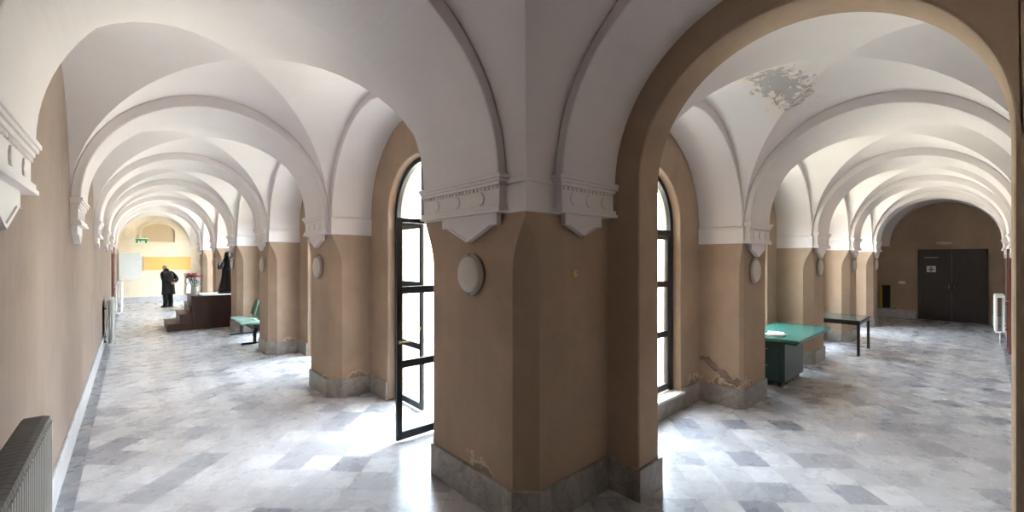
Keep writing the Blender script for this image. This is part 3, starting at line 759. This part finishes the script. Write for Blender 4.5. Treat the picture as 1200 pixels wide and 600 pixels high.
# black table
t = empty('black_table', (11, 1.95, 0), label='small black rectangular table with thin square legs beyond the green desk', cat='table')
m = MB(); m.box(10.48, 11.62, 1.56, 2.50, .665, .69); m.build('tabletop', BLACKTOP, t, bevel=.004)
m = MB(); 
m.box(10.52, 11.58, 1.58, 1.60, .60, .665); m.box(10.52, 11.58, 2.46, 2.48, .60, .665); m.box(10.50, 10.52, 1.58, 2.48, .60, .665); m.box(11.58, 11.60, 1.58, 2.48, .60, .665)
m.build('apron', BLACK, t)
for x in (10.50, 11.56):
    for y in (1.575, 2.44):
        m = MB(); m.box(x, x+.045, y, y+.045, 0, .665); m.build('leg', BLACK, t, bevel=.003)

# ------------------------------------------------------------------ green beam seating
def seating():
    t = empty('beam_bench', (2.05, 11.5, 0), label='row of mint green moulded seats on a black beam between two left-corridor pillars', cat='bench')
    m = MB(); m.box(2.02, 2.08, 10.75, 12.65, .30, .36); m.build('beam', IRON, t)
    for y in (10.9, 12.45):
        m = MB(); m.box(2.02, 2.08, y-.03, y+.03, 0.03, .30); m.box(1.80, 2.40, y-.03, y+.03, 0, .035); m.build('foot', IRON, t, bevel=.004)
    for y in (11.0, 11.57, 12.14):
        m = MB(); rr = []
        for k in range(9):
            x = 1.80+.46*k/8; dz = .03*math.cos(PI*(k/8-.15)*1.1)-.02*(k == 0)
            rr.append([(x, y+.235*j/4, .425+dz*.5+.02*(j/4)**2) for j in range(-4, 5)])
        m.loft(rr, False, True, False); s = m.build('seat', MINT, t); q = s.modifiers.new('t', 'SOLIDIFY'); q.thickness = .022; q.offset = 0
        m = MB(); rr = []
        for k in range(9):
            z = .50+.36*k/8; x = 2.26+.10*k/8; w = .225*math.sqrt(max(.1, 1-((k/8-.42)/.72)**2))
            rr.append([(x-.03*(j/4)**2, y+w*j/4, z) for j in range(-4, 5)])
        m.loft(rr, False, True, False); s = m.build('backrest', MINTD, t); q = s.modifiers.new('t', 'SOLIDIFY'); q.thickness = .02; q.offset = 0
        for dy in (-.1, .1): m = MB(); m.tube([(2.05, y+dy, .36), (2.22, y+dy, .40), (2.30, y+dy, .48), (2.335, y+dy, .70)], .011, 8); m.build('support', IRON, t)
seating()

# ------------------------------------------------------------------ stepped platform, statue, flowers
t = empty('stepped_platform', (1.5, 14.6, 0), label='dark wooden stepped platform with three steps carrying the statue', cat='platform')
m = MB(); m.box(1.20, 2.52, 14.05, 15.45, 0, .86); m.build('body', DARKWOOD, t, bevel=.005)
m = MB(); m.box(1.17, 2.53, 14.03, 15.47, .86, .885); m.build('top_board', DARKWOOD, t, bevel=.004)
for (x, z, x2) in ((.68, .20, .96), (.94, .43, 1.18), (1.13, .66, 1.2)):
    m = MB(); m.box(x, 1.20, 14.08, 15.42, (0 if z < .3 else z-.24), z-.025)
    s = m.build('step', DARKWOOD, t, bevel=.004)
    m = MB(); m.box(x-.02, x2+.02, 14.06, 15.44, z-.025, z); m.build('tread', STEPWOOD, s, bevel=.004)
m = MB(); rr = []
for x in [1.40+.09*k for k in range(10)]:
    z = .889
    rr.append([(x, y, z + .004*math.sin(9*x+5*y)) for y in [14.10+.13*k for k in range(10)]])
m.loft(rr, False, True, False)
o = m.build('altar_cloth', CLOTH, origin=(1.9, 14.7, .887), label='white cloth spread on top of the dark platform under the statue', cat='cloth'); q = o.modifiers.new('t', 'SOLIDIFY'); q.thickness = .006; q.offset = 1
def statue():
    x0, y0, z0 = 2.08, 14.62, .90
    t = empty('robed_statue', (x0, y0, z0), label='dark bronze statue of a veiled robed figure with one raised hand, on the platform', cat='statue')
    m = MB(); m.lathe([(.24, 0), (.25, .015), (.25, .045), (.235, .06)], (x0, y0, z0), 28); m.build('base', BRONZE, t)
    rings = []; n = 48
    prof = [(.06, .225, .20), (.14, .215, .19), (.30, .190, .165), (.45, .165, .145), (.60, .150, .125), (.70, .140, .115), (.80, .148, .115), (.88, .152, .11), (.94, .130, .10), (.985, .075, .075), (1.02, .055, .06)]
    for (z, rx, ry) in prof:
        f = .022*max(0, 1-z/.95)
        rings.append([(x0+(rx+f*math.sin(9*a+z*3)+.5*f*math.sin(17*a))*math.cos(a), y0+(ry+f*math.sin(9*a+z*3))*math.sin(a), z0+z) for a in [2*PI*i/n for i in range(n)]])
    m = MB(); m.loft(rings); m.build('robe', BRONZE, t)
    m = MB(); m.ball((x0-.01, y0-.02, z0+1.10), .075, (.85, .95, 1.25)); m.ball((x0-.03, y0-.092, z0+1.095), .014, (.8, 1, 1.5), 8); m.build('head', BRONZE, t)
    m = MB(); rings = []
    for (z, r, w) in ((.52, .16, .13), (.72, .15, .13), (.88, .145, .12), (.96, .125, .11), (1.03, .098, .105), (1.12, .092, .105), (1.18, .075, .09), (1.215, .03, .04)):
        rings.append([(x0+r*math.cos(a), y0+.03+w*math.sin(a), z0+z) for a in [-PI*.22+PI*1.44*i/20 for i in range(21)]])
    m.loft(rings, False, True, False); v = m.build('veil', BRONZE, t); q = v.modifiers.new('t', 'SOLIDIFY'); q.thickness = .018
    m = MB(); m.tube([(x0-.12, y0-.03, z0+.88), (x0-.19, y0-.08, z0+.74), (x0-.23, y0-.12, z0+.72), (x0-.25, y0-.16, z0+.84)], [.05, .052, .042, .024], 12)
    m.ball((x0-.252, y0-.165, z0+.87), .022, (.7, 1, 1.3), 10)
    for k in range(4): m.tube([(x0-.252, y0-.18+.011*k, z0+.885), (x0-.255+.002*k, y0-.182+.012*k, z0+.93+.006*(k % 3))], [.006, .004], 6)
    m.tube([(x0-.248, y0-.150, z0+.865), (x0-.236, y0-.138, z0+.90)], [.006, .005], 6); m.build('raised_arm', BRONZE, t)
    m = MB(); m.tube([(x0+.13, y0-.03, z0+.87), (x0+.15, y0-.10, z0+.70), (x0+.03, y0-.16, z0+.70)], [.05, .05, .03], 12)
    m.ball((x0+.0, y0-.17, z0+.705), .024, (1.3, .8, .8), 10)
    for k in range(4): m.tube([(x0-.01, y0-.175, z0+.69+.011*k), (x0-.05, y0-.165, z0+.692+.01*k)], [.006, .004], 6)
    m.build('folded_arm', BRONZE, t)
statue()
def leafmesh(m, base, tip, width, droop=.02):
    b, t_ = Vector(base), Vector(tip); d = t_-b; side = d.cross(Vector((0, 0, 1)))
    side = side.normalized() if side.length > 1e-5 else Vector((1, 0, 0))
    pts = []
    for k, w in enumerate((.15, .8, 1, .6, .02)):
        f = k/4; c = b+d*f+Vector((0, 0, droop*math.sin(f*PI))); pts.append([tuple(c-side*width*w/2), tuple(c+Vector((0, 0, -.003))), tuple(c+side*width*w/2)])
    m.loft(pts, False, True, False)
def flowers(x, y, z, h, spread, nfl, label, potmat, seed, vase_h=.2):
    rnd = random.Random(seed)
    t = empty('poinsettia', (x, y, z), label=label, cat='plant')
    m = MB(); m.lathe([(.05, 0), (.075, .01), (.085, vase_h*.5), (.075, vase_h*.85), (.085, vase_h), (.075, vase_h-.005), (.05, vase_h*.8)], (x, y, z), 24); m.build('vase', potmat, t)
    st, lv, rd = MB(), MB(), MB()
    for i in range(nfl):
        a = rnd.uniform(0, 2*PI); r = spread*math.sqrt(rnd.random()); top = Vector((x+r*math.cos(a), y+r*math.sin(a), z+h*rnd.uniform(.84, 1.0)))
        st.tube([(x+.2*r*math.cos(a), y+.2*r*math.sin(a), z+vase_h*.7), (x+.6*r*math.cos(a), y+.6*r*math.sin(a), z+h*.6), tuple(top)], .004, 5)
        for k in range(7):
            b = 2*PI*k/7+rnd.random(); L = rnd.uniform(.075, .11)
            leafmesh(rd, top, top+Vector((L*math.cos(b), L*math.sin(b), rnd.uniform(-.035, .03))), .055)
        for k in range(3):
            b = rnd.uniform(0, 2*PI); q = top-Vector((0, 0, rnd.uniform(.06, .2))); leafmesh(lv, q, q+Vector((.08*math.cos(b), .08*math.sin(b), -.02)), .045)
    st.build('stem', LEAF, t); lv.build('leaves', LEAF, t); rd.build('red_bracts', RED, t)
flowers(1.27, 14.3, .886, .60, .20, 20, 'red poinsettia in a white vase on the platform edge, left of the statue', POT, 3, .26)
flowers(2.40, 15.05, .886, .80, .12, 12, 'red flowers in a vase half hidden behind the dark statue', POT, 5, .3)

# ------------------------------------------------------------------ the man in black
def man():
    T = empty('person', (1.06, 21.25, 0), math.radians(40), label='elderly person in a long black coat standing with hands clasped behind the back', cat='person')
    W = world_matrix(T)
    J = dict(pel=(0, 0, .88), spi=(0, .0, 1.05), che=(0, .04, 1.24), nek=(0, .09, 1.40), nk2=(0, .12, 1.46), chn=(0, .155, 1.505), hd=(0, .15, 1.57), tp=(0, .135, 1.635),
             nose=(0, .262, 1.550))
    V = []; E = []; R = []; idx = {}
    def add(n, p, r, par=None):
        idx[n] = len(V); V.append(p); R.append(r if isinstance(r, tuple) else (r, r))
        if par: E.append((idx[par], idx[n]))
    add('pel', J['pel'], (.15, .12)); add('spi', J['spi'], (.14, .12), 'pel'); add('che', J['che'], (.16, .125), 'spi'); add('nek', J['nek'], (.075, .07), 'che')
    add('nk2', J['nk2'], .052, 'nek'); add('chn', J['chn'], (.068, .082), 'nk2'); add('hd', J['hd'], (.078, .092), 'chn'); add('tp', J['tp'], (.055, .065), 'hd')
    for s, q in ((-1, 'l'), (1, 'r')):
        add('sh'+q, (s*.17, .04, 1.33), .055, 'che'); add('el'+q, (s*.262, -.10, 1.10), .042, 'sh'+q); add('wr'+q, (s*.07, -.205, .97), .027, 'el'+q)
        add('pm'+q, (s*.01, -.225, .945), (.032, .018), 'wr'+q)
        for k in range(4):
            fx = -s*(.02+.004*k); add('f%s%d' % (q, k), (fx-s*.02, -.235+.004*k, .965-.020*k), .0085, 'pm'+q); add('g%s%d' % (q, k), (fx-s*.045, -.228+.004*k, .955-.020*k), .007, 'f%s%d' % (q, k))
        add('th'+q, (s*.012, -.25, .975), .009, 'pm'+q); add('tt'+q, (-s*.01, -.262, .985), .0075, 'th'+q)
        add('hip'+q, (s*.09, 0, .84), .095, 'pel'); add('kn'+q, (s*.10, .02, .46), .06, 'hip'+q); add('an'+q, (s*.11, -.01, .09), .04, 'kn'+q); add('to'+q, (s*.12, .12, .04), .032, 'an'+q)
    me = bpy.data.meshes.new('body'); me.from_pydata(V, E, []); o = link('body', me, SKIN, T)
    sk = o.modifiers.new('skin', 'SKIN'); sk.use_smooth_shade = True
    for i, r in enumerate(R): me.skin_vertices[0].data[i].radius = r; me.skin_vertices[0].data[i].use_root = (i == 0)
    sb = o.modifiers.new('sub', 'SUBSURF'); sb.levels = 2; sb.render_levels = 2
    me.materials.clear(); me.materials.append(SKIN)
    def wmb(): return MB(lambda x, y, z: tuple(W @ Vector((x, y, z))))
    m = wmb(); rr = []; n = 32
    for (z, rx, ry, cy) in ((.50, .235, .185, -.01), (.62, .225, .178, -.01), (.80, .215, .172, -.005), (.95, .205, .165, 0), (1.08, .205, .165, .01), (1.22, .222, .165, .03), (1.32, .215, .150, .05), (1.385, .165, .120, .075), (1.42, .090, .090, .095), (1.455, .075, .078, .11)):
        f = .010*max(0, (1.0-z)*2)
        rr.append([((rx+f*math.sin(7*a))*math.cos(a), cy+(ry+f*math.sin(7*a))*math.sin(a), z) for a in [2*PI*i/n for i in range(n)]])
    m.loft(rr)
    def spline(P, n=6):
        P = [Vector(p) for p in P]; out = []
        for k in range(len(P)-1):
            a, b, c, d = P[max(k-1, 0)], P[k], P[k+1], P[min(k+2, len(P)-1)]
            for q in range(n):
                t = q/n; out.append(.5*((2*b)+(c-a)*t+(2*a-5*b+4*c-d)*t*t+(3*b-a-3*c+d)*t**3))
        return out + [P[-1]]
    for s in (-1, 1):
        path = spline([(s*.10, .045, 1.365, .060), (s*.175, .035, 1.325, .080), (s*.245, -.04, 1.20, .076), (s*.262, -.10, 1.095, .070), (s*.175, -.165, 1.03, .060), (s*.085, -.203, .98, .047)])
        m.tube([tuple(p[:3]) for p in path], [p[3] for p in path], 16)
    m.build('coat', COAT, T)
    m = wmb(); m.tube([(0, .075, 1.42), (0, .11, 1.475)], [.092, .078], 16); m.build('collar', COAT, T)
    m = wmb()
    for s in (-1, 1): m.tube([(s*.09, 0, .86), (s*.095, .015, .66), (s*.10, .02, .46), (s*.105, .0, .22), (s*.112, .01, .055)], [.115, .098, .082, .075, .072], 16)
    m.build('trousers', TROUSER, T)
    for s in (-1, 1):
        m = wmb(); m.ball((s*.12, .06, .045), .06, (.85, 2.0, .72)); m.box(s*.12-.045, s*.12+.045, -.06, .17, 0, .02); m.build('shoe', SHOE, T)
    m = wmb(); A = [PI*1.0+PI*1.0*i/18 for i in range(19)]
    m.tube([(.070*math.cos(a), .142+.082*math.sin(a), 1.548) for a in A], [.008+.014*math.sin(PI*i/18) for i in range(19)], 10)
    m.tube([(.066*math.cos(a), .142+.074*math.sin(a), 1.522) for a in A], [.006+.014*math.sin(PI*i/18) for i in range(19)], 10)
    m.build('hair', HAIR, T)
    # face details laid on the evaluated head surface
    bpy.context.view_layer.update()
    ev = o.evaluated_get(bpy.context.evaluated_depsgraph_get())
    def front(x, z):
        hit, p, nr, fi = ev.ray_cast(Vector((x, .8, z)), Vector((0, -1, 0))); return p.y if hit else .22
    def side(s, y, z):
        hit, p, nr, fi = ev.ray_cast(Vector((s*.5, y, z)), Vector((-s, 0, 0))); return p.x if hit else s*.08
    for s in (-1, 1):
        m = wmb(); m.ball((s*.027, front(s*.027, 1.575)-.001, 1.575), .0095, (1.2, .6, .7), 12); m.build('eye', RUBBER, T)
        m = wmb(); m.tube([(s*.012, front(s*.012, 1.594)+.002, 1.592), (s*.028, front(s*.028, 1.598)+.003, 1.598), (s*.044, front(s*.044, 1.592)+.001, 1.592)], [.002, .004, .002], 8); m.build('eyebrow', HAIR, T)
        m = wmb(); ex = side(s, .135, 1.56); m.ball((ex+s*.002, .135, 1.56), .024, (.35, .62, 1.1), 14); m.build('ear', SKIN, T)
    m = wmb(); m.tube([(0, front(0, 1.588)-.004, 1.588), (0, front(0, 1.565)+.008, 1.565), (0, front(0, 1.548)+.014, 1.549), (0, front(0, 1.541)-.002, 1.540)], [.006, .010, .014, .009], 12); m.build('nose', SKIN, T)
    m = wmb(); m.tube([(x, front(x, 1.522)+.001, 1.522+.02*abs(x)) for x in (-.022, -.011, 0, .011, .022)], [.002, .0045, .0055, .0045, .002], 8); m.build('mouth', CASING, T)
man()

# ------------------------------------------------------------------ courtyard outside
m = MB(); m.box(-14, 45, -14, 60, -.20, -.155); m.build('ground', GRAVEL, kind='structure')
def facade(fm, L, zh, name, label, n):
    t = empty(name, fm(0, L/2, 0), label=label, cat='building')
    pitch = L/n
    for i in range(n):
        m = MB(fm); m.arch_wall(0, .5, i*pitch, (i+1)*pitch, (i+.5)*pitch, pitch*.33, 2.3, pitch*.33, -.15, zh-.2, 20); m.build('arcade_bay', FACADE, t, weld=True)
        m = MB(fm); m.box(.55, .62, i*pitch+.3, (i+1)*pitch-.3, -.15, zh-.3); m.build('arcade_back_wall', FACADE, t)
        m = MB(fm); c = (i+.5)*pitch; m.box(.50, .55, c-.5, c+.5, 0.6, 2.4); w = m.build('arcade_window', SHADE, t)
        m = MB(fm); m.box(.47, .50, c-.03, c+.03, .6, 2.4); m.box(.47, .50, c-.5, c+.5, 1.6, 1.66); m.build('window_bar', WHITEP, w)
    m = MB(fm); m.box(-.2, .7, 0, L, zh-.2, zh+.1); m.build('cornice', FACADE, t)
facade(lambda s, t, z: (18+s, 4+t, z), 19.6, 4.6, 'courtyard_building', 'pale arcaded building across the courtyard seen through the windows', 6)
facade(lambda s, t, z: (5.7+t, 24.6+s, z), 12.2, 8.0, 'courtyard_wing', 'pale arcaded wing closing the far side of the courtyard', 4)
